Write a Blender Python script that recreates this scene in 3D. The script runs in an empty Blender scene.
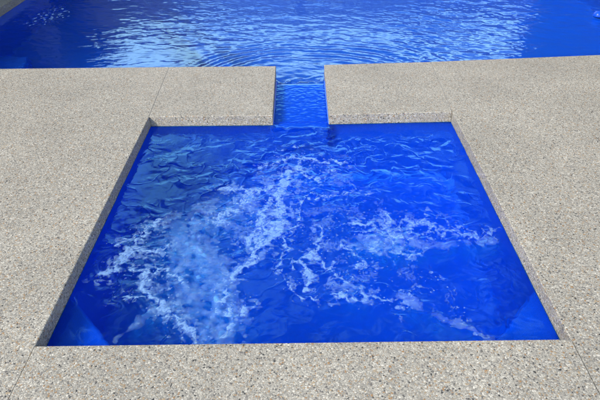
SUN, SUN_EL, SUN_AZ, SUN_ANG = 4.4, 42, 224, 12
SKY, CLOUD, EXPO = .12, 18.5, 0.68
CLMIN, CLMAX = .0, .95
HL, HR = 3.3, 5.2
PLUME = .25
PEBK = .55
FOAMK = .56
import bpy, bmesh, math, random
import numpy as np
from mathutils import Vector, Matrix

random.seed(7)
scene = bpy.context.scene
col = scene.collection
rad = math.radians

# ------------------------------------------------------------------ helpers
def link_mesh(name, bm, mat=None, parent=None, smooth=False):
    me = bpy.data.meshes.new(name)
    bm.normal_update()
    bm.to_mesh(me); bm.free()
    o = bpy.data.objects.new(name, me); col.objects.link(o)
    if mat: me.materials.append(mat)
    if smooth:
        me.polygons.foreach_set('use_smooth', [True] * len(me.polygons))
    if parent: o.parent = parent
    return o

def empty(name, loc, label, cat, group=None):
    o = bpy.data.objects.new(name, None); col.objects.link(o)
    o.location = loc; o.empty_display_size = .1
    o['label'] = label; o['category'] = cat
    if group: o['group'] = group
    return o

def tag(o, label=None, cat=None, kind=None, group=None):
    if label: o['label'] = label
    if cat: o['category'] = cat
    if kind: o['kind'] = kind
    if group: o['group'] = group
    return o

def add_box(bm, x0, x1, y0, y1, z0, z1, bevel=0.0, seg=2):
    r = bmesh.ops.create_cube(bm, size=1.0)
    vs = r['verts']
    for v in vs:
        v.co = Vector(((x0 + x1) / 2 + v.co.x * (x1 - x0), (y0 + y1) / 2 + v.co.y * (y1 - y0), (z0 + z1) / 2 + v.co.z * (z1 - z0)))
    if bevel:
        es = list({e for v in vs for e in v.link_edges})
        bmesh.ops.bevel(bm, geom=es, offset=bevel, segments=seg, profile=.5, affect='EDGES')

def prism(bm, poly, z0, z1, bevel_top=0.0, seg=3):
    """A solid from a plan outline (counter-clockwise), its top arris rounded."""
    lo = [bm.verts.new((x, y, z0)) for x, y in poly]
    hi = [bm.verts.new((x, y, z1)) for x, y in poly]
    n = len(poly)
    bm.faces.new(hi); bm.faces.new(lo[::-1])
    for i in range(n):
        j = (i + 1) % n
        bm.faces.new((lo[i], lo[j], hi[j], hi[i]))
    if bevel_top:
        bm.edges.ensure_lookup_table()
        hs = set(hi)
        es = [e for e in bm.edges if e.verts[0] in hs and e.verts[1] in hs]
        es += [e for e in bm.edges if (e.verts[0] in hs) != (e.verts[1] in hs)]
        bmesh.ops.bevel(bm, geom=es, offset=bevel_top, segments=seg, profile=.5, affect='EDGES')

def nodes_of(mat):
    mat.use_nodes = True
    nt = mat.node_tree; nt.nodes.clear()
    return nt, nt.nodes, nt.links

def plain(name, rgb, rough=.6, spec=.5):
    m = bpy.data.materials.new(name); nt, N, L = nodes_of(m)
    out = N.new('ShaderNodeOutputMaterial'); b = N.new('ShaderNodeBsdfPrincipled')
    b.inputs['Base Color'].default_value = (*rgb, 1); b.inputs['Roughness'].default_value = rough
    b.inputs['Specular IOR Level'].default_value = spec
    L.new(b.outputs[0], out.inputs[0])
    return m

def ramp(N, stops, interp='CONSTANT'):
    r = N.new('ShaderNodeValToRGB'); cr = r.color_ramp; cr.interpolation = interp
    while len(cr.elements) > 1: cr.elements.remove(cr.elements[-1])
    cr.elements[0].position = stops[0][0]; cr.elements[0].color = (*stops[0][1], 1)
    for p, c in stops[1:]:
        e = cr.elements.new(p); e.color = (*c, 1)
    return r

# ------------------------------------------------------------------ noise fields (numpy)
class Field:
    """A periodic field of filtered white noise, sampled anywhere by bilinear interpolation."""
    def __init__(self, size, n, lmin, lmax, seed, power=1.5, direction=None, spread=1.0):
        rng = np.random.default_rng(seed)
        k = np.fft.fftfreq(n, size / n)
        kx, ky = np.meshgrid(k, k)
        kk = np.hypot(kx, ky); kk[0, 0] = 1e-9
        amp = kk ** (-power) * np.exp(-(kk * lmin) ** 4) * np.exp(-(1 / (kk * lmax)) ** 4)
        if direction is not None:
            a = np.arctan2(ky, kx) - direction
            amp = amp * (np.abs(np.cos(a)) ** spread + .05)
        f = np.fft.ifft2(np.fft.fft2(rng.standard_normal((n, n))) * amp).real
        self.f = f / f.std(); self.size = size; self.n = n
        gy, gx = np.gradient(self.f, size / n)
        self.slope = float(np.sqrt((gx ** 2 + gy ** 2).mean()))
    def __call__(self, x, y):
        u = (x / self.size % 1.0) * self.n; v = (y / self.size % 1.0) * self.n
        i = np.floor(u).astype(int); j = np.floor(v).astype(int)
        fu = u - i; fv = v - j
        i %= self.n; j %= self.n; i2 = (i + 1) % self.n; j2 = (j + 1) % self.n
        f = self.f
        return (f[j, i] * (1 - fu) + f[j, i2] * fu) * (1 - fv) + (f[j2, i] * (1 - fu) + f[j2, i2] * fu) * fv

def sstep(a, b, x):
    t = np.clip((x - a) / (b - a), 0, 1)
    return t * t * (3 - 2 * t)

def dist_poly(x, y, pts):
    d = np.full(x.shape, 9.0)
    for (ax, ay), (bx, by) in zip(pts[:-1], pts[1:]):
        dx, dy = bx - ax, by - ay
        t = np.clip(((x - ax) * dx + (y - ay) * dy) / (dx * dx + dy * dy + 1e-9), 0, 1)
        d = np.minimum(d, np.hypot(x - ax - t * dx, y - ay - t * dy))
    return d

def grid_object(name, xs, ys, zfun, mask, mat, attr=None, attr_name=None):
    X, Y = np.meshgrid(xs, ys)
    Z = zfun(X, Y)
    ny, nx = X.shape
    idx = np.arange(nx * ny).reshape(ny, nx)
    cx = (X[:-1, :-1] + X[1:, 1:]) / 2; cy = (Y[:-1, :-1] + Y[1:, 1:]) / 2
    keep = mask(cx, cy, X, Y) if mask is not None else np.ones((ny - 1, nx - 1), bool)
    q = np.stack([idx[:-1, :-1], idx[:-1, 1:], idx[1:, 1:], idx[1:, :-1]], -1)[keep]
    used = np.unique(q)
    remap = np.full(nx * ny, -1, np.int64); remap[used] = np.arange(len(used))
    q = remap[q]
    co = np.stack([X.ravel(), Y.ravel(), Z.ravel()], 1)[used]
    me = bpy.data.meshes.new(name)
    me.vertices.add(len(co)); me.vertices.foreach_set('co', co.astype(np.float32).ravel())
    me.loops.add(q.size); me.loops.foreach_set('vertex_index', q.astype(np.int32).ravel())
    me.polygons.add(len(q))
    me.polygons.foreach_set('loop_start', np.arange(0, q.size, 4, dtype=np.int32))
    me.polygons.foreach_set('use_smooth', np.ones(len(q), bool))
    if attr is not None:
        a = me.attributes.new(attr_name, 'FLOAT', 'POINT')
        a.data.foreach_set('value', attr(X, Y).ravel()[used].astype(np.float32))
    me.update(calc_edges=True); me.validate()
    o = bpy.data.objects.new(name, me); col.objects.link(o)
    me.materials.append(mat)
    return o

# ------------------------------------------------------------------ materials
def pebble_material():
    """Exposed aggregate: rounded pebbles of mixed colours in pale mortar."""
    m = bpy.data.materials.new('exposed_aggregate'); nt, N, L = nodes_of(m)
    out = N.new('ShaderNodeOutputMaterial'); b = N.new('ShaderNodeBsdfPrincipled')
    tc = N.new('ShaderNodeTexCoord')
    # slight warp so that the stones are not all convex polygons
    wn = N.new('ShaderNodeTexNoise'); wn.inputs['Scale'].default_value = 90; wn.inputs['Detail'].default_value = 1
    L.new(tc.outputs['Object'], wn.inputs['Vector'])
    sub = N.new('ShaderNodeVectorMath'); sub.operation = 'SUBTRACT'; sub.inputs[1].default_value = (.5, .5, .5)
    L.new(wn.outputs['Color'], sub.inputs[0])
    sc = N.new('ShaderNodeVectorMath'); sc.operation = 'SCALE'; sc.inputs['Scale'].default_value = .006
    L.new(sub.outputs[0], sc.inputs[0])
    add = N.new('ShaderNodeVectorMath'); L.new(tc.outputs['Object'], add.inputs[0]); L.new(sc.outputs[0], add.inputs[1])
    K = PEBK; W_ = (1.055, 1.0, .87)
    stones = [(0, (.30, .295, .285)), (.13, (.50, .49, .46)), (.28, (.62, .605, .57)), (.42, (.42, .405, .38)), (.52, (.68, .67, .645)),
              (.62, (.46, .37, .26)), (.70, (.40, .25, .13)), (.745, (.16, .155, .16)), (.79, (.06, .06, .062)), (.825, (.53, .52, .495)), (.92, (.76, .75, .725)), (.97, (.25, .24, .245))]
    def layer(scale, seedoff):
        off = N.new('ShaderNodeVectorMath'); L.new(add.outputs[0], off.inputs[0]); off.inputs[1].default_value = (seedoff, seedoff * .7, seedoff * 1.3)
        v = N.new('ShaderNodeTexVoronoi'); v.inputs['Scale'].default_value = scale; L.new(off.outputs[0], v.inputs['Vector'])
        e = N.new('ShaderNodeTexVoronoi'); e.feature = 'DISTANCE_TO_EDGE'; e.inputs['Scale'].default_value = scale; L.new(off.outputs[0], e.inputs['Vector'])
        sep = N.new('ShaderNodeSeparateColor'); L.new(v.outputs['Color'], sep.inputs[0])
        r = ramp(N, [(p_, tuple(K * w_ * q_ for q_, w_ in zip(c_, W_))) for p_, c_ in stones]); L.new(sep.outputs[0], r.inputs[0])
        return v, e, sep, r
    v1, e1, s1, r1 = layer(PEB1, 0.0)
    v2, e2, s2, r2 = layer(PEB2, 3.7)
    # big stone kept where its random green channel is high, else small stones between
    keep = N.new('ShaderNodeMath'); keep.operation = 'GREATER_THAN'; keep.inputs[1].default_value = .42; L.new(s1.outputs[1], keep.inputs[0])
    mix = N.new('ShaderNodeMix'); mix.data_type = 'RGBA'; L.new(keep.outputs[0], mix.inputs[0]); L.new(r2.outputs[0], mix.inputs[6]); L.new(r1.outputs[0], mix.inputs[7])
    em = N.new('ShaderNodeMix'); em.data_type = 'FLOAT'; L.new(keep.outputs[0], em.inputs[0]); L.new(e2.outputs['Distance'], em.inputs[2]); L.new(e1.outputs['Distance'], em.inputs[3])
    mort = N.new('ShaderNodeMapRange'); mort.inputs['From Min'].default_value = .03; mort.inputs['From Max'].default_value = .10; L.new(em.outputs[0], mort.inputs['Value'])
    mm = N.new('ShaderNodeMix'); mm.data_type = 'RGBA'; L.new(mort.outputs[0], mm.inputs[0]); mm.inputs[6].default_value = (.40 * PEBK, .38 * PEBK, .33 * PEBK, 1); L.new(mix.outputs[2], mm.inputs[7])
    # gentle large-scale wear of the slab
    big = N.new('ShaderNodeTexNoise'); big.inputs['Scale'].default_value = 2.3; big.inputs['Detail'].default_value = 5; L.new(tc.outputs['Object'], big.inputs['Vector'])
    br = N.new('ShaderNodeMapRange'); br.inputs['From Min'].default_value = .3; br.inputs['From Max'].default_value = .7; br.inputs['To Min'].default_value = .88; br.inputs['To Max'].default_value = 1.08
    L.new(big.outputs[0], br.inputs['Value'])
    mul = N.new('ShaderNodeVectorMath'); mul.operation = 'SCALE'; L.new(mm.outputs[2], mul.inputs[0]); L.new(br.outputs[0], mul.inputs['Scale'])
    L.new(mul.outputs[0], b.inputs['Base Color'])
    rr = N.new('ShaderNodeMapRange'); rr.inputs['To Min'].default_value = .35; rr.inputs['To Max'].default_value = .8; L.new(s2.outputs[2], rr.inputs['Value'])
    L.new(rr.outputs[0], b.inputs['Roughness']); b.inputs['Specular IOR Level'].default_value = .4
    # rounded stones
    hr = N.new('ShaderNodeMapRange'); hr.inputs['From Max'].default_value = .35; L.new(em.outputs[0], hr.inputs['Value'])
    pw = N.new('ShaderNodeMath'); pw.operation = 'POWER'; pw.inputs[1].default_value = .5; L.new(hr.outputs[0], pw.inputs[0])
    bp = N.new('ShaderNodeBump'); bp.inputs['Strength'].default_value = .75; bp.inputs['Distance'].default_value = .0016; L.new(pw.outputs[0], bp.inputs['Height'])
    L.new(bp.outputs[0], b.inputs['Normal'])
    L.new(b.outputs[0], out.inputs[0])
    return m

def shell_material(name, rgb):
    m = bpy.data.materials.new(name); nt, N, L = nodes_of(m)
    out = N.new('ShaderNodeOutputMaterial'); b = N.new('ShaderNodeBsdfPrincipled')
    tc = N.new('ShaderNodeTexCoord')
    n = N.new('ShaderNodeTexNoise'); n.inputs['Scale'].default_value = 260; n.inputs['Detail'].default_value = 3; L.new(tc.outputs['Object'], n.inputs['Vector'])
    r = ramp(N, [(.3, tuple(c * .82 for c in rgb)), (.6, rgb), (.78, tuple(min(.95, c * 1.1 + .02) for c in rgb))], 'LINEAR'); L.new(n.outputs[0], r.inputs[0])
    L.new(r.outputs[0], b.inputs['Base Color']); b.inputs['Roughness'].default_value = .4
    L.new(b.outputs[0], out.inputs[0])
    return m

def water_material(name, bump, scale, tint):
    m = bpy.data.materials.new(name); nt, N, L = nodes_of(m)
    out = N.new('ShaderNodeOutputMaterial'); g = N.new('ShaderNodeBsdfGlass')
    g.inputs['IOR'].default_value = 1.333; g.inputs['Roughness'].default_value = 0; g.inputs['Color'].default_value = (*tint, 1)
    if bump:
        tc = N.new('ShaderNodeTexCoord')
        n = N.new('ShaderNodeTexNoise'); n.inputs['Scale'].default_value = scale; n.inputs['Detail'].default_value = 3; L.new(tc.outputs['Object'], n.inputs['Vector'])
        bp = N.new('ShaderNodeBump'); bp.inputs['Strength'].default_value = 1; bp.inputs['Distance'].default_value = bump; L.new(n.outputs[0], bp.inputs['Height'])
        L.new(bp.outputs[0], g.inputs['Normal'])
    L.new(g.outputs[0], out.inputs[0])
    return m

def foam_material(name, rgb):
    m = bpy.data.materials.new(name); nt, N, L = nodes_of(m)
    out = N.new('ShaderNodeOutputMaterial')
    at = N.new('ShaderNodeAttribute'); at.attribute_name = 'foam'
    tc = N.new('ShaderNodeTexCoord')
    v = N.new('ShaderNodeTexVoronoi'); v.inputs['Scale'].default_value = 160; L.new(tc.outputs['Object'], v.inputs['Vector'])
    r = N.new('ShaderNodeMapRange'); r.inputs['From Min'].default_value = 0; r.inputs['From Max'].default_value = .8; r.inputs['To Min'].default_value = 1.08; r.inputs['To Max'].default_value = .85
    L.new(v.outputs['Distance'], r.inputs['Value'])
    mu = N.new('ShaderNodeMath'); mu.operation = 'MULTIPLY'; mu.use_clamp = True; L.new(at.outputs['Fac'], mu.inputs[0]); L.new(r.outputs[0], mu.inputs[1])
    t = N.new('ShaderNodeBsdfTransparent')
    d = N.new('ShaderNodeBsdfDiffuse'); d.inputs['Color'].default_value = (*rgb, 1)
    tl = N.new('ShaderNodeBsdfTranslucent'); tl.inputs['Color'].default_value = (*rgb, 1)
    mx = N.new('ShaderNodeMixShader'); mx.inputs[0].default_value = .35; L.new(d.outputs[0], mx.inputs[1]); L.new(tl.outputs[0], mx.inputs[2])
    m2 = N.new('ShaderNodeMixShader'); L.new(mu.outputs[0], m2.inputs[0]); L.new(t.outputs[0], m2.inputs[1]); L.new(mx.outputs[0], m2.inputs[2])
    L.new(m2.outputs[0], out.inputs[0])
    return m

PEB1, PEB2 = 142, 232
M_PEB = pebble_material()
M_SPA = shell_material('blue_gelcoat', (.001, .098, .70))
M_POOL = shell_material('blue_gelcoat_pool', (.001, .10, .66))
M_WATER = water_material('clear_water', .0004, 60, (.58, .94, 1.0))
M_SPAW = water_material('churned_water', .0005, 50, (.25, .73, 1.0))
M_FOAM = foam_material('bubble_froth', (.36, .64, .95))
M_BUB = foam_material('air_bubbles', (.17, .54, .97))
M_BASE = plain('dark_subgrade', (.05, .045, .04), .9)

HW, LEN = 1.008, 2.010             # half width and length of the square spa
ZS, ZP = -.072, -.084              # still water of the spa and of the pool
WEIR = 2.72                        # the lip of the spillway
GAP = .189                         # half width of the opening between the two slabs
TH = .082                          # slab thickness

# ------------------------------------------------------------------ paving
def edge_pebbles(bm, a, b, z0, z1, n, seed):
    """Stones standing a little proud of a slab's arris and face, along a to b."""
    rng = random.Random(seed)
    d = Vector((b[0] - a[0], b[1] - a[1], 0)); nrm = Vector((d.y, -d.x, 0)).normalized()
    for i in range(n):
        t = rng.random(); s = rng.uniform(.0022, .0042)
        z = z1 - abs(rng.gauss(0, .004)) - .0025 if rng.random() < .6 else rng.uniform(z0, z1 - .006)
        p = Vector((a[0], a[1], 0)) + d * t + nrm * (-s * rng.uniform(.2, .75)); p.z = z
        if z > z1 - .008: p -= nrm * .002; p.z -= .0005
        r = bmesh.ops.create_icosphere(bm, subdivisions=1, radius=s)
        e = Matrix.Rotation(rng.random() * 6.28, 3, 'Z')
        sc = (rng.uniform(.8, 1.4), rng.uniform(.7, 1.1), rng.uniform(.7, 1))
        for v in r['verts']:
            v.co = e @ Vector((v.co.x * sc[0], v.co.y * sc[1], v.co.z * sc[2])) + p

def slab(name, poly, edges=(), seed=1):
    bm = bmesh.new()
    prism(bm, poly, -TH, 0, .0045, 2)
    for k, (a, b) in enumerate(edges):
        edge_pebbles(bm, a, b, -TH, 0, int(170 * math.dist(a, b)), seed * 10 + k)
    return link_mesh(name, bm, M_PEB)

J = .0011                          # half a joint
JX = 1.013
near = slab('pool_deck', [(-JX + .003, -6), (JX - .003, -6), (JX - .003, 0), (-JX + .003, 0)], [((JX, 0), (-JX, 0))], 1)
left = slab('pool_deck', [(-8, -6), (-JX - J, -6), (-JX - J, -.03), (-HW, 0), (-HW, LEN), (-JX - .004, LEN + .02), (-1.045 - J, 2.93), (-3.2, 2.955), (-3.2, 9.3), (-8, 9.3)],
            [((-HW, 0), (-HW, LEN)), ((-1.045, 2.93), (-3.2, 2.955))], 2)
right = slab('pool_deck', [(JX + J, -6), (8, -6), (8, 9.3), (3.7, 9.3), (3.7, 3.075), (2.43, 3.04), (1.047 + J, 2.952), (JX + .004, LEN + .02), (HW, LEN), (HW, 0), (JX + J, -.03)],
             [((HW, LEN), (HW, 0)), ((3.6, 3.07), (2.43, 3.04)), ((2.43, 3.04), (1.047, 2.952))], 3)
far = slab('pool_deck', [(-3.2 + J, 8.6), (3.7 - J, 8.6), (3.7 - J, 9.3), (-3.2 + J, 9.3)], [], 4)
for o in (near, left, right, far): tag(o, kind='structure')
near['label'] = 'pebble paving along the near edge of the spa'
left['label'] = 'pebble paving to the left of the spa'
right['label'] = 'pebble paving to the right of the spa'
far['label'] = 'pebble paving at the far end of the pool'

cl = slab('coping_slab', [(-HW - .001, LEN), (-.184, LEN - .012), (-.193, 2.912), (-1.045 + J, 2.929)],
          [((-HW, LEN), (-.184, LEN - .012)), ((-.184, LEN - .012), (-.193, 2.912)), ((-.193, 2.912), (-1.045, 2.929))], 5)
tag(cl, 'pebble concrete slab left of the spillway, between the spa and the pool', 'slab', group='slabs either side of the spillway')
cr = slab('coping_slab', [(.188, LEN - .012), (HW + .001, LEN), (1.047 - J, 2.95), (.192, 2.922)],
          [((.188, LEN - .012), (HW, LEN)), ((.192, 2.922), (.188, LEN - .012)), ((1.047, 2.95), (.192, 2.922))], 6)
tag(cr, 'pebble concrete slab right of the spillway, between the spa and the pool', 'slab', group='slabs either side of the spillway')

# sealant drawn into the joints, a little below the surface
bm = bmesh.new()
for sx in (-1, 1):
    for (p0, p1) in (((1.0105, LEN + .012), (1.0465, 2.925)),):
        d_ = .003
        vs_ = [bm.verts.new((sx * (p0[0] - d_), p0[1], -.0022)), bm.verts.new((sx * (p0[0] + d_), p0[1], -.0022)), bm.verts.new((sx * (p1[0] + d_), p1[1], -.0022)), bm.verts.new((sx * (p1[0] - d_), p1[1], -.0022))]
        bm.faces.new(vs_ if sx > 0 else vs_[::-1])
jo = link_mesh('joint_sealant', bm, plain('grey_sealant', (.22, .21, .19), .8)); tag(jo, kind='structure')

# soil and concrete under the paving, closing the joints from below
bm = bmesh.new()
def ring(bm, outer, holes, z):
    pass
for (x0, x1, y0, y1) in ((-60, -3.3, -40, 60), (3.8, 60, -40, 60), (-3.3, 3.8, -40, -.06), (-3.3, -1.08, -.06, 2.9), (1.08, 3.8, -.06, 2.9), (-3.3, 3.8, 8.65, 60)):
    add_box(bm, x0, x1, y0, y1, -.6, -TH - .004)
g = link_mesh('ground', bm, plain('soil_and_lawn', (.05, .06, .03), .95)); tag(g, kind='structure')
bm = bmesh.new()
FOAM = [
    ('L', 0.0313, 0.93, [(-0.912, 0.474), (-0.823, 0.571), (-0.808, 0.706), (-0.765, 0.845), (-0.725, 0.896)]),
    ('L', 0.0185, 0.84, [(-0.786, 0.652), (-0.722, 0.643), (-0.644, 0.687)]),
    ('L', 0.0259, 0.65, [(-0.899, 0.701), (-0.857, 0.764), (-0.812, 0.829)]),
    ('L', 0.0261, 0.93, [(-0.791, 0.534), (-0.724, 0.505), (-0.673, 0.415), (-0.618, 0.319), (-0.553, 0.245), (-0.498, 0.17), (-0.408, 0.108)]),
    ('L', 0.016, 0.84, [(-0.801, 0.36), (-0.722, 0.339), (-0.657, 0.338)]),
    ('L', 0.0226, 0.84, [(-0.662, 0.469), (-0.652, 0.531), (-0.591, 0.502), (-0.533, 0.426)]),
    ('P', 0.105, 0.95, [(-0.3, 0.074), (-0.336, 0.253), (-0.401, 0.443), (-0.48, 0.622), (-0.527, 0.74)]),
    ('P', 0.1709, 0.55, [(-0.399, 0.196), (-0.483, 0.479), (-0.582, 0.662), (-0.566, 0.866), (-0.397, 0.95)]),
    ('P', 0.2764, 0.14, [(-0.566, 0.318), (-0.64, 0.589), (-0.515, 0.865), (-0.292, 0.948), (-0.193, 0.732)]),
    ('L', 0.0295, 0.93, [(-0.327, 0.415), (-0.28, 0.495), (-0.232, 0.594), (-0.211, 0.709), (-0.166, 0.797)]),
    ('L', 0.0489, 1.16, [(-0.075, 1.379), (-0.096, 1.269), (-0.115, 1.134), (-0.127, 0.989), (-0.113, 0.855), (-0.139, 0.731), (-0.214, 0.677)]),
    ('L', 0.038, 0.93, [(-0.439, 1.194), (-0.309, 1.17), (-0.217, 1.188), (-0.129, 1.227)]),
    ('L', 0.0706, 0.74, [(-0.279, 1.128), (-0.326, 1.032), (-0.382, 0.959), (-0.444, 0.907)]),
    ('L', 0.0539, 0.7, [(-0.179, 1.086), (-0.226, 0.973), (-0.198, 0.831), (-0.251, 0.733)]),
    ('L', 0.0144, 0.67, [(0.032, 1.16), (0.02, 0.986), (-0.022, 0.879), (-0.066, 0.729), (-0.1, 0.541), (-0.083, 0.417), (-0.043, 0.357), (0.026, 0.312), (0.085, 0.293), (0.163, 0.303), (0.236, 0.321)]),
    ('L', 0.0234, 0.88, [(0.083, 0.824), (0.05, 0.648), (0.029, 0.503), (0.014, 0.382)]),
    ('L', 0.0172, 0.74, [(0.039, 0.559), (-0.008, 0.546), (-0.044, 0.511)]),
    ('L', 0.0168, 0.74, [(0.068, 0.603), (0.111, 0.515), (0.162, 0.445), (0.221, 0.404)]),
    ('L', 0.0338, 0.65, [(-0.229, 1.429), (-0.155, 1.498), (-0.066, 1.544), (0.067, 1.516), (0.125, 1.454), (0.205, 1.511), (0.261, 1.45)]),
    ('L', 0.0324, 0.6, [(-0.017, 1.494), (0.029, 1.331), (0.097, 1.296), (0.168, 1.371)]),
    ('L', 0.0221, 0.65, [(0.048, 1.1), (0.156, 1.107), (0.314, 1.173), (0.352, 1.111)]),
    ('P', 0.0933, 0.95, [(0.36, 0.695), (0.415, 0.75), (0.458, 0.709)]),
    ('P', 0.0553, 0.5, [(0.338, 0.672), (0.472, 0.669), (0.663, 0.673), (0.81, 0.685), (0.921, 0.706)]),
    ('L', 0.0195, 1.02, [(0.411, 0.718), (0.433, 0.816), (0.45, 0.911)]),
    ('L', 0.0193, 0.84, [(0.401, 0.718), (0.372, 0.809), (0.328, 0.861)]),
    ('L', 0.0191, 0.74, [(0.42, 0.718), (0.497, 0.773), (0.555, 0.83)]),
    ('L', 0.0148, 0.84, [(0.437, 0.624), (0.484, 0.593), (0.558, 0.614)]),
    ('L', 0.022, 0.61, [(0.527, 0.874), (0.587, 0.838), (0.651, 0.862), (0.68, 0.752), (0.758, 0.775), (0.82, 0.724), (0.901, 0.739)]),
    ('L', 0.0168, 0.58, [(0.639, 0.96), (0.658, 0.845), (0.621, 0.753)]),
    ('L', 0.0168, 0.58, [(0.673, 0.923), (0.748, 0.842), (0.707, 0.768)]),
    ('L', 0.0166, 0.58, [(0.771, 0.833), (0.874, 0.747), (0.973, 0.803)]),
    ('L', 0.0264, 0.65, [(0.205, 0.838), (0.257, 0.872), (0.307, 0.853)]),
    ('L', 0.0234, 0.74, [(0.199, 0.676), (0.256, 0.606), (0.298, 0.554), (0.251, 0.491)]),
    ('L', 0.0155, 0.84, [(0.179, 0.366), (0.2, 0.291)]),
    ('L', 0.0208, 0.84, [(0.254, 0.371), (0.315, 0.338), (0.353, 0.294)]),
    ('L', 0.0207, 0.74, [(0.176, 0.322), (0.24, 0.314), (0.278, 0.351)]),
    ('P', 0.1397, 0.16, [(0.302, 0.642), (0.229, 0.498), (0.207, 0.334)]),
    ('P', 0.0387, 0.6, [(0.722, 0.072), (0.671, 0.121), (0.603, 0.178), (0.528, 0.254), (0.44, 0.31)]),
    ('L', 0.0078, 0.72, [(0.707, 0.078), (0.735, 0.093)]),
    ('P', 0.0246, 0.5, [(-0.751, 0.077), (-0.693, 0.129), (-0.64, 0.2), (-0.599, 0.264), (-0.566, 0.318)]),
    ('P', 0.0398, 0.35, [(-0.676, 0.145), (-0.632, 0.223), (-0.573, 0.305)]),
    ('L', 0.0253, 0.84, [(-0.333, 0.389), (-0.332, 0.295), (-0.297, 0.205), (-0.257, 0.222), (-0.233, 0.281)]),
    ('L', 0.0188, 0.74, [(-0.299, 0.183), (-0.301, 0.085)]),
    ('L', 0.0139, 0.36, [(0.619, 0.456), (0.638, 0.415), (0.648, 0.382)]),
    ('L', 0.0138, 0.36, [(0.555, 0.423), (0.59, 0.396)]),
    ('L', 0.0158, 0.47, [(0.457, 0.335), (0.497, 0.366), (0.534, 0.378)]),
    ('L', 0.0149, 0.56, [(0.421, 0.268), (0.407, 0.227)]),
    ('L', 0.0122, 0.4, [(0.664, 0.211), (0.667, 0.171), (0.647, 0.138), (0.668, 0.127)]),
    ('L', 0.0085, 0.36, [(0.62, 0.252), (0.646, 0.24)]),
    ('L', 0.0161, 0.47, [(0.411, 0.406), (0.447, 0.38)]),
    ('L', 0.0269, 0.42, [(-0.129, 1.647), (-0.036, 1.67), (0.069, 1.641)]),
    ('P', 0.2169, 0.1, [(0.053, 1.398), (0.155, 1.077), (0.242, 0.804)]),
    ('L', 0.011, 0.84, [(0.415, 0.735), (0.345, 0.775), (0.29, 0.785)]),
    ('L', 0.011, 0.84, [(0.415, 0.735), (0.4, 0.85), (0.385, 0.93)]),
    ('L', 0.011, 0.79, [(0.42, 0.735), (0.475, 0.82), (0.5, 0.89)]),
    ('L', 0.011, 0.74, [(0.42, 0.73), (0.5, 0.735), (0.57, 0.75)]),
    ('L', 0.011, 0.65, [(0.41, 0.72), (0.36, 0.66), (0.33, 0.6)]),
    ('L', 0.011, 0.65, [(0.42, 0.72), (0.455, 0.655), (0.47, 0.6)]),
]
bm.free()
# ------------------------------------------------------------------ the blue fibreglass shells
def basin(name, poly, z0, z1, mat, parent, bevel=.07):
    """Inside faces of a basin: walls and floor with rounded coves."""
    bm = bmesh.new()
    lo = [bm.verts.new((x, y, z0)) for x, y in poly]; hi = [bm.verts.new((x, y, z1)) for x, y in poly]
    n = len(poly)
    fl = bm.faces.new(lo)
    for i in range(n):
        j = (i + 1) % n
        bm.faces.new((hi[i], hi[j], lo[j], lo[i]))
    bmesh.ops.bevel(bm, geom=list(fl.edges), offset=bevel, segments=4, profile=.5, affect='EDGES')
    return link_mesh(name, bm, mat, parent, True)

spa = empty('spa', (0, 1.0, -.95), 'square blue spa basin full of churning water beside the pool', 'spa')
sp_off = Vector((0, -1.0, .95))
def spa_part(o):
    o.location = sp_off
    return o
SW = HW + .045
spa_part(basin('basin', [(-SW, -.045), (SW, -.045), (SW, LEN + .045), (-SW, LEN + .045)], -.95, -TH - .002, M_SPA, spa))
def solid(name, poly, z0, z1, parent, mat, bev=.035):
    bm = bmesh.new(); prism(bm, poly, z0, z1, bev, 4)
    return link_mesh(name, bm, mat, parent, True)
c = .27
SD = -.17
spa_part(solid('corner_step', [(-SW - .20, -.30), (-.40, -.30), (-SW - .20, .66)], -.948, SD, spa, M_SPA, .02))
spa_part(solid('corner_step', [(SW + .20, -.30), (SW + .20, .65), (.40, -.30)], -.948, SD, spa, M_SPA, .02))
# the shallow spillway channel and its lip
bm = bmesh.new()
add_box(bm, -.181, .184, 1.985, WEIR - .003, -.40, -.100, .010, 3)
for x0, x1 in ((-.1925, -.1805), (.1835, .1955)):
    add_box(bm, x0, x1, LEN - .006, WEIR + .01, -.30, -.060, .003, 2)
spa_part(link_mesh('spillway', bm, M_SPA, spa))

bm = bmesh.new(); add_box(bm, -.180, .183, WEIR - .016, WEIR - .001, -.2, -.077, .004, 2)  # thin pale blue strip drawing the pale line along the weir
spa_part(link_mesh('lip', bm, plain('pale_blue_strip', (.11, .32, .75), .3), spa))
pool = empty('swimming_pool', (0, 5.5, -1.4), 'large deep blue swimming pool beyond the pebble paving', 'pool')
def pool_part(o):
    o.location = Vector((0, -5.5, 1.4)); return o
pool_part(basin('basin', [(-3.203, 2.958), (-1.045, 2.932), (-.196, 2.915), (-.196, WEIR), (.196, WEIR), (.196, 2.925), (1.047, 2.955), (2.43, 3.043), (3.703, 3.08), (3.703, 8.603), (-3.203, 8.603)], -1.4, -TH - .002, M_POOL, pool, .04))
pool_part(solid('step', [(-3.2, 2.96), (-2.45, 2.96), (-2.75, 4.2), (-3.2, 4.2)], -1.398, -.85, pool, M_POOL, .05))

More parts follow.
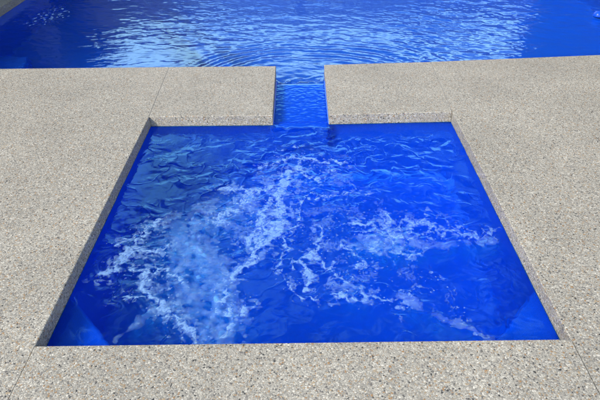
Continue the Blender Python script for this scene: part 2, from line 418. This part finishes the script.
# ------------------------------------------------------------------ water
wA = Field(4.0, 512, .10, .60, 1, 1.8, rad(80), 1.2)
wB = Field(2.6, 640, .035, .16, 2, 1.2, rad(65), 1.0)
wC = Field(7.0, 256, .9, 4.0, 3, 1.0)
wD = Field(1.7, 512, .03, .12, 4, 1.0)
def pool_height(x, y):
    d = np.hypot(np.maximum(np.abs(x) - .15, 0), (y - (WEIR + .05)))
    d = d + .018 * wC(x * 2.2, y * 2.2)
    env = np.exp(-((d - .75) / .55) ** 2) * sstep(.1, .3, d)
    k = 2 * math.pi / .125
    ph = k * d + .9 * np.sin(2.3 * d)
    h = RING * env * np.sin(ph) * (.75 + .4 * wC(x * 1.3 + 2, y * 1.3))
    m = np.clip(.85 + .3 * wC(x, y), .6, 1.6)
    rt = 1 + .8 * sstep(.6, 1.6, x) * sstep(2.9, 3.8, y)
    h = h + CHOP * wA(x, y) / wA.slope * m * rt * .55 + CHOP * wB(x, y) / wB.slope * m * rt * sstep(.15, .6, d + .3)
    sp = np.exp(-(((x + 2.7) / .22) ** 2 + ((y - 4.75) / .4) ** 2))
    h = h + SPARK * sp * wD(x, y) / wD.slope
    near_lip = np.exp(-((y - WEIR) / .12) ** 2) * (np.abs(x) < .25)
    h = h + .0035 * near_lip * wD(x * .7, y * .7)
    return ZP + h
RING, CHOP, SPARK = .0017, .048, .34
def pool_mask(cx, cy, X, Y):
    return (cy > WEIR + .004) & ((cy > 2.905) | (np.abs(cx) < .2)) & (cx > -3.25) & (cx < 3.75) & (cy < 8.63)
pw = grid_object('pool_water', np.concatenate([np.arange(-3.26, 3.76, .0115)]), np.concatenate([np.arange(WEIR, 5.9, .0115), np.arange(5.9, 8.64, .05)]), pool_height, pool_mask, M_WATER)
tag(pw, kind='structure')

# the spa: jets churn the water, most of all along the froth
sA = Field(1.6, 512, .07, .40, 11, 1.6)
sR = Field(1.5, 512, .045, .16, 21, 1.0, rad(85), 1.6)
sB = Field(1.3, 640, .022, .10, 12, 1.1)
sW1 = Field(1.9, 256, .12, .6, 13, 1.0)
sW2 = Field(1.9, 256, .12, .6, 14, 1.0)
sL1 = Field(1.1, 640, .018, .07, 15, .8)
sL2 = Field(.8, 640, .010, .035, 16, .6)
sN1 = Field(1.7, 512, .05, .22, 19, 1.0)
sN2 = Field(1.3, 512, .028, .10, 20, 1.0)
sS = Field(1.4, 640, .03, .25, 17, 1.0, rad(20), 2.0)
def warp(x, y, a):
    return x + a * sW1(x, y), y + a * sW2(x, y)
def curl(x, y, f, a):
    """Carry points along the swirls of a stream function."""
    e = .004
    return x + a * (f(x, y + e) - f(x, y - e)) / (2 * e * f.slope), y - a * (f(x + e, y) - f(x - e, y)) / (2 * e * f.slope)
def raw_foam(x, y):
    """Envelopes of the froth strands and of the milky bubble plumes over the spa."""
    wx, wy = warp(x, y, .010)
    wx, wy = curl(wx, wy, sN1, .010)
    wx, wy = curl(wx, wy, sN2, .004)
    lace = np.zeros(x.shape); wide = np.zeros(x.shape); plume = np.zeros(x.shape)
    for kind, w, s, pts in FOAM:
        px = [p[0] for p in pts]; py = [p[1] for p in pts]
        r = w * 4 + .08
        sel = (x > min(px) - r) & (x < max(px) + r) & (y > min(py) - r) & (y < max(py) + r)
        if not sel.any(): continue
        d = dist_poly(wx[sel], wy[sel], pts)
        if kind == 'L':
            lace[sel] = np.maximum(lace[sel], s * np.exp(-(d / (w * .55)) ** 2))
            wide[sel] = np.maximum(wide[sel], s * np.exp(-(d / (w * 1.3 + .022)) ** 2))
        else:
            plume[sel] = 1 - (1 - plume[sel]) * (1 - np.clip(s * np.exp(-(d / (w * .75)) ** 2), 0, .98))
    return lace, wide, plume
def cells(x, y, size, seed):
    """Worley cells: how far a point is inside its cell (0 on the border between two)."""
    rng = np.random.default_rng(seed); n = 160
    jx = rng.random((n, n)); jy = rng.random((n, n))
    u = x / size + 500; v = y / size + 500
    i = np.floor(u).astype(int); j = np.floor(v).astype(int)
    f1 = np.full(x.shape, 9.0); f2 = np.full(x.shape, 9.0)
    for di in (-1, 0, 1):
        for dj in (-1, 0, 1):
            a, b = (i + di) % n, (j + dj) % n
            d = np.hypot(i + di + jx[b, a] - u, j + dj + jy[b, a] - v)
            f2 = np.minimum(f2, np.maximum(f1, d)); f1 = np.minimum(f1, d)
    return f2 - f1
def foam_density(x, y):
    lace, wide, plume = raw_foam(x, y)
    qx, qy = warp(x, y, .02)
    qx = qx + .008 * sN2(x, y) + .0035 * sL1(x, y); qy = qy + .008 * sN2(x + .4, y + .2) + .0035 * sL1(x + .3, y)
    fb = .5 * sN1(x + .3, y) + .42 * sN2(x, y + .2) + .30 * sL1(x, y)
    e1 = cells(qx, qy, .062, 5); e2 = cells(qx, qy, .028, 6); e3 = cells(qx, qy, .013, 7)
    grain = np.clip(.80 + .20 * sL1(qx, qy) + .16 * sL2(x, y), .2, 1.15)
    def lacy(t):
        """t: how much froth there is; thin broken threads when little, pierced sheets when much."""
        k = np.clip(t, 0, 1.4)
        n1 = 1 - sstep(.30 * k, .30 * k + .13, e1)
        n2 = 1 - sstep(.34 * k - .04, .34 * k + .16, e2)
        n3 = 1 - sstep(.50 * k - .16, .50 * k + .16, e3)
        fill = sstep(.8, 1.4, k)
        return sstep(.02, .28, t) * np.clip(np.maximum(np.maximum(.9 * n1 * sstep(.1, .4, k), n2 * sstep(.22, .5, k)), .75 * n3 * sstep(.35, .75, k)) + .5 * fill, 0, 1) * grain
    t_l = lace * .95 + .26 * fb * sstep(.03, .3, lace) - .10
    t_w = wide * .62 + .30 * fb - .14
    a_l = (.80 - .30 * sstep(.1, .5, x)) * lacy(t_l) + .10 * sstep(.1, .9, lace)
    a_w = .42 * lacy(t_w) * sstep(.08, .4, wide)
    # froth also drifts in loose webs over the plumes and in the wake of the jets
    g = lambda cx, cy, sx, sy: np.exp(-((x - cx) / sx) ** 2 - ((y - cy) / sy) ** 2)
    act = np.clip(.8 * sstep(.06, .5, plume) + .7 * g(.02, 1.40, .42, .24) + .4 * g(.2, .55, .3, .3) + .75 * g(-.6, .62, .30, .38)
                  + .6 * g(.66, .82, .3, .14) + .8 * g(-.24, 1.0, .30, .26) + .5 * g(.3, .95, .3, .25) + .35 * g(.5, .42, .3, .22), 0, 1.1)
    t_s = act * (.34 + .36 * sW1(x * 1.3 + .4, y * 1.3) + .26 * fb) - .04
    a_s = .22 * lacy(t_s)
    bits = .42 * sstep(1.7, 2.1, sL1(x + .11, y)) * sstep(.2, .7, act)
    bits = np.maximum(bits, .75 * sstep(1.9, 2.4, sL2(x + .07, y)) * sstep(.04, .3, wide))
    milk = .25 * plume * np.clip(.8 + .35 * sS(x, y) + .25 * fb, .1, 1.6)
    a = 1 - (1 - np.clip(a_l, 0, .85)) * (1 - np.clip(a_w, 0, .7)) * (1 - np.clip(a_s, 0, .7)) * (1 - milk) * (1 - bits)
    edge = sstep(0, .03, HW - np.abs(x)) * sstep(0, .02, y)
    return np.clip(a * edge * FOAMK, 0, .68)
SPA_CHOP = .075
def spa_height(x, y):
    lace, wide, plume = raw_foam(x, y)
    qx, qy = curl(x, y, sW1, .02)
    wake = np.exp(-((x - .05) / .55) ** 2 - ((y - 1.4) / .38) ** 2)
    act = np.clip(.62 + .6 * plume + .35 * wide + .45 * wake + .25 * sW2(x, y), .15, 1.6)
    calm = sstep(.0, .12, x + HW) * sstep(.0, .12, HW - x) * .4 + .6
    h = SPA_CHOP * (sA(qx, qy) / sA.slope + sR(qx, qy) / sR.slope * .75 + sB(qx, qy) / sB.slope * .55) * act * calm
    # swirl lines: narrow raised crests where currents meet
    h = h + .0022 * np.exp(-(sW1(qx * 1.1, qy * 1.1) / .10) ** 2) * act + .0005 * np.exp(-(sN1(qx, qy) / .3) ** 2) * act
    h = h + .005 * plume + .0025 * lace
    ch = sstep(LEN - .25, LEN + .05, y)
    flow = .00016 * np.sin(2 * math.pi * (y + .02 * sW1(x * 3, y * 3)) / .075 + 2 * sW2(x, y)) + .0002 * sB(x * .8, y * .8)
    h = h * (1 - ch) + flow * ch
    lip = np.exp(-((y - 1.925 - .012 * sW2(x * 2, y)) / .022) ** 2) * sstep(.26, .16, np.abs(x))
    h = h + .0065 * lip * (1 + .6 * sW1(x * 2, y))
    drop = sstep(WEIR - .03, WEIR + .03, y)
    return ZS + h - .035 * drop
def spa_mask(cx, cy, X, Y):
    return ((np.abs(cx) < HW + .004) & (cy > -.004) & (cy < LEN + .004)) | ((np.abs(cx) < .2) & (cy >= LEN + .004) & (cy < WEIR + .03))
sw = grid_object('spa_water', np.arange(-1.016, 1.0165, .004), np.arange(-.008, WEIR + .04, .004), spa_height, spa_mask, M_SPAW)
tag(sw, kind='structure')

def foam_z(x, y):
    return spa_height(x, y) + .0012 + .003 * foam_density(x, y)
def foam_mask(cx, cy, X, Y):
    a = foam_density(cx, cy)
    return (a > .04) & (np.abs(cx) < HW - .004) & (cy > .004) & (cy < LEN - .05)
fo = grid_object('bubble_foam', np.arange(-1.004, 1.0045, .0030), np.arange(.002, 1.95, .0030), foam_z, foam_mask, M_FOAM, foam_density, 'foam')
tag(fo, 'white lacy froth and milky bubbles swirling on the spa water', 'foam', kind='stuff')

# clouds of fine air bubbles driven up by the jets, hanging below the surface in three thin veils
def plume_at(x, y, spread):
    p = np.zeros(x.shape)
    wx, wy = warp(x, y, .02)
    for kind, w, s_, pts in FOAM:
        if kind != 'P': continue
        d = dist_poly(wx, wy, pts)
        p = 1 - (1 - p) * (1 - np.clip(s_ * np.exp(-(d / (w * spread)) ** 2), 0, .97))
    return p * np.clip(.85 + .22 * sS(x, y) + .12 * sN2(x, y), .2, 1.4)
for q, (dz, spread) in enumerate(((-.035, .55), (-.085, .72), (-.15, .9))):
    den = lambda X, Y: np.clip(PLUME * plume_at(X, Y, spread), 0, .8)
    zf = lambda X, Y: ZS + dz + .03 * plume_at(X, Y, spread) + .008 * sN2(X, Y)
    mk = lambda cx, cy, X, Y: (plume_at(cx, cy, spread) > .03) & (np.abs(cx) < HW - .02) & (cy > .02)
    po = grid_object('bubble_cloud', np.arange(-1.0, 1.001, .01), np.arange(.0, 1.9, .01), zf, mk, M_BUB, den, 'foam')
    tag(po, 'pale cloud of fine air bubbles under the spa water', 'bubbles', kind='stuff')

# ------------------------------------------------------------------ the small float at the pool's right edge
fl = empty('pool_float', (3.05, 4.40, ZP), 'small grey float with a shiny blue dome on the pool at the right', 'float')
bm = bmesh.new()
bmesh.ops.create_cone(bm, cap_ends=True, segments=40, radius1=.075, radius2=.07, depth=.06)
bmesh.ops.bevel(bm, geom=list(bm.edges), offset=.008, segments=2, affect='EDGES')
link_mesh('body', bm, plain('grey_plastic', (.30, .33, .37), .4), fl, True)
bm = bmesh.new()
bmesh.ops.create_uvsphere(bm, u_segments=32, v_segments=16, radius=.05)
for v in bm.verts: v.co = Vector((v.co.x - .055, v.co.y - .05, max(v.co.z, -.01) * .9 + .022))
link_mesh('dome', bm, plain('blue_plastic', (.004, .05, .45), .08), fl, True)

# ------------------------------------------------------------------ unseen hedges and boards added to shape the pool's reflections
def leaf_mass(bm, boxes, n, size, seed):
    rng = random.Random(seed)
    for i in range(n):
        x0, x1, y0, y1, z0, z1 = rng.choice(boxes)
        p = [rng.uniform(x0, x1), rng.uniform(y0, y1), rng.uniform(z0, z1)]
        f = rng.random()
        if f < .45: p[0] = (x0 if p[0] < 0 and False else rng.choice((x0, x1))) + rng.gauss(0, .06)
        elif f < .8: p[2] = z1 + rng.gauss(0, .10)
        a = rng.random() * 6.28; t = rng.uniform(-1, 1); s = size * rng.uniform(.6, 1.4)
        u = Vector((math.cos(a), math.sin(a), t * .6)).normalized() * s
        w = u.cross(Vector((rng.uniform(-1, 1), rng.uniform(-1, 1), 1))).normalized() * s * .55
        c0 = Vector(p)
        bm.faces.new([bm.verts.new(c0 - u), bm.verts.new(c0 + w), bm.verts.new(c0 + u), bm.verts.new(c0 - w)])

M_LEAF = plain('hedge_leaf', (.035, .06, .025), .6)
M_TWIG = plain('hedge_wood', (.03, .028, .02), .9)
def unseen_hedge(loc, x, y0, y1, depth, hgt, label, seed):  # out-of-view foliage added for its dark reflection in the pool
    r = empty('unseen_hedge', loc, label, 'unseen_hedge')
    bm = bmesh.new(); leaf_mass(bm, [(x, x + depth, y0, y1, .1, hgt)], 5200, .11, seed)
    o = link_mesh('foliage', bm, M_LEAF, r); o.location = -Vector(loc)
    bm = bmesh.new(); add_box(bm, x + .12, x + depth - .12, y0 + .1, y1 - .1, -TH, hgt - .15, .1, 2)
    o = link_mesh('branches', bm, M_TWIG, r); o.location = -Vector(loc)
unseen_hedge((-5.4, 5.5, -TH), -5.8, 1.5, 9.5, .9, HL, 'unseen tall hedging added left of the pool for its dark reflection', 21)
unseen_hedge((-5.4, 12.5, -TH), -5.8, 10.4, 14.5, .9, HL, 'unseen short hedging added past a gap that makes glints on the pool', 23)  # split off so that the gap throws glints on the ripples
unseen_hedge((5.5, 6, -TH), 5.0, 1.5, 12, .9, HR, 'unseen taller hedging added right of the pool to darken its reflection', 22)
fr = empty('unseen_fence', (0, 11, -TH), 'unseen dark boarding added past the pool for its reflection', 'unseen_fence')  # out-of-view boards added to darken the far reflection
bm = bmesh.new()
for i in range(74):
    x = -5 + i * .14
    add_box(bm, x, x + .132, 11, 11.022, -.05, 2.1 + .004 * (i % 3))
o = link_mesh('boards', bm, plain('stained_timber', (.09, .06, .045), .7), fr); o.location = -fr.location
for x in (-5, -2.5, 0, 2.5, 5.2):
    bm = bmesh.new(); add_box(bm, x, x + .09, 11.024, 11.114, -TH, 2.15)
    o = link_mesh('post', bm, M_TWIG, fr); o.location = -fr.location

# ------------------------------------------------------------------ sky and sun
world = bpy.data.worlds.new('World'); scene.world = world; world.use_nodes = True
nt = world.node_tree; N, L = nt.nodes, nt.links; N.clear()
wo = N.new('ShaderNodeOutputWorld'); bg = N.new('ShaderNodeBackground')
sky = N.new('ShaderNodeTexSky'); sky.sky_type = 'NISHITA'; sky.sun_disc = False
sky.sun_elevation = rad(SUN_EL); sky.sun_rotation = rad(SUN_AZ)
sky.dust_density = 1.0; sky.air_density = 1.2; sky.ozone_density = 2.5
tc = N.new('ShaderNodeTexCoord')
cn = N.new('ShaderNodeTexNoise'); cn.inputs['Scale'].default_value = 2.2; cn.inputs['Detail'].default_value = 6; cn.inputs['Roughness'].default_value = .55
L.new(tc.outputs['Generated'], cn.inputs['Vector'])
cr_ = N.new('ShaderNodeMapRange'); cr_.inputs['From Min'].default_value = .3; cr_.inputs['From Max'].default_value = .58; cr_.inputs['To Min'].default_value = CLMIN; cr_.inputs['To Max'].default_value = CLMAX
sepv = N.new('ShaderNodeSeparateXYZ'); L.new(tc.outputs['Generated'], sepv.inputs[0])
# a bank of bright cloud low in the north, broken higher up; open blue sky overhead
lowm = N.new('ShaderNodeMapRange'); lowm.inputs['From Min'].default_value = .40; lowm.inputs['From Max'].default_value = .30; lowm.inputs['To Min'].default_value = -.27; lowm.inputs['To Max'].default_value = .10
L.new(sepv.outputs[2], lowm.inputs['Value'])
nor = N.new('ShaderNodeMath'); nor.operation = 'MULTIPLY_ADD'; nor.inputs[1].default_value = .10; L.new(sepv.outputs[1], nor.inputs[0]); L.new(lowm.outputs[0], nor.inputs[2])
bi = N.new('ShaderNodeMath'); bi.operation = 'ADD'; L.new(nor.outputs[0], bi.inputs[0]); L.new(cn.outputs[0], bi.inputs[1])
L.new(bi.outputs[0], cr_.inputs['Value'])
mx = N.new('ShaderNodeMix'); mx.data_type = 'RGBA'; L.new(cr_.outputs[0], mx.inputs[0]); L.new(sky.outputs[0], mx.inputs[6]); mx.inputs[7].default_value = (CLOUD * .86, CLOUD * 1.0, CLOUD * 1.14, 1)
L.new(mx.outputs[2], bg.inputs['Color']); bg.inputs['Strength'].default_value = SKY
L.new(bg.outputs[0], wo.inputs[0])

ld = bpy.data.lights.new('sun', 'SUN'); ld.energy = SUN; ld.angle = rad(SUN_ANG); ld.color = (1, .94, .86)
lo = bpy.data.objects.new('sun', ld); col.objects.link(lo); lo.location = (0, 0, 12)
az = rad(SUN_AZ); el = rad(SUN_EL)
to_sun = Vector((math.sin(az) * math.cos(el), math.cos(az) * math.cos(el), math.sin(el)))
lo.rotation_euler = to_sun.to_track_quat('Z', 'Y').to_euler()

# ------------------------------------------------------------------ camera
P, Yw, R_ = .58387508, .00821456, -.01919847
cp, sp_ = math.cos(P), math.sin(P)
M = Matrix.Rotation(Yw, 3, 'Z') @ Matrix(((1, 0, 0), (0, sp_, cp), (0, cp, -sp_))).transposed().inverted().transposed() if False else None
rt = Vector((1, 0, 0)); up = Vector((0, sp_, cp)); fw = Vector((0, cp, -sp_))
Rz = Matrix.Rotation(Yw, 3, 'Z'); rt, up, fw = Rz @ rt, Rz @ up, Rz @ fw
rt2 = math.cos(R_) * rt + math.sin(R_) * up; up2 = -math.sin(R_) * rt + math.cos(R_) * up
cam = bpy.data.cameras.new('camera'); cam.sensor_width = 36; cam.lens = 580 / 600 * 36; cam.clip_end = 500; cam.clip_start = .05
co = bpy.data.objects.new('camera', cam); col.objects.link(co)
mw = Matrix((rt2, up2, -fw)).transposed().to_4x4(); mw.translation = Vector((.01516, -1.52465, 1.65))
co.matrix_world = mw
scene.camera = co

vs = scene.view_settings
vs.view_transform = 'Standard'; vs.look = 'None'; vs.gamma = 1; vs.exposure = EXPO
vs.use_curve_mapping = False
cy = scene.cycles
cy.use_denoising = True
cy.max_bounces = 14; cy.transmission_bounces = 10; cy.transparent_max_bounces = 12; cy.diffuse_bounces = 6; cy.glossy_bounces = 5
cy.sample_clamp_indirect = 6
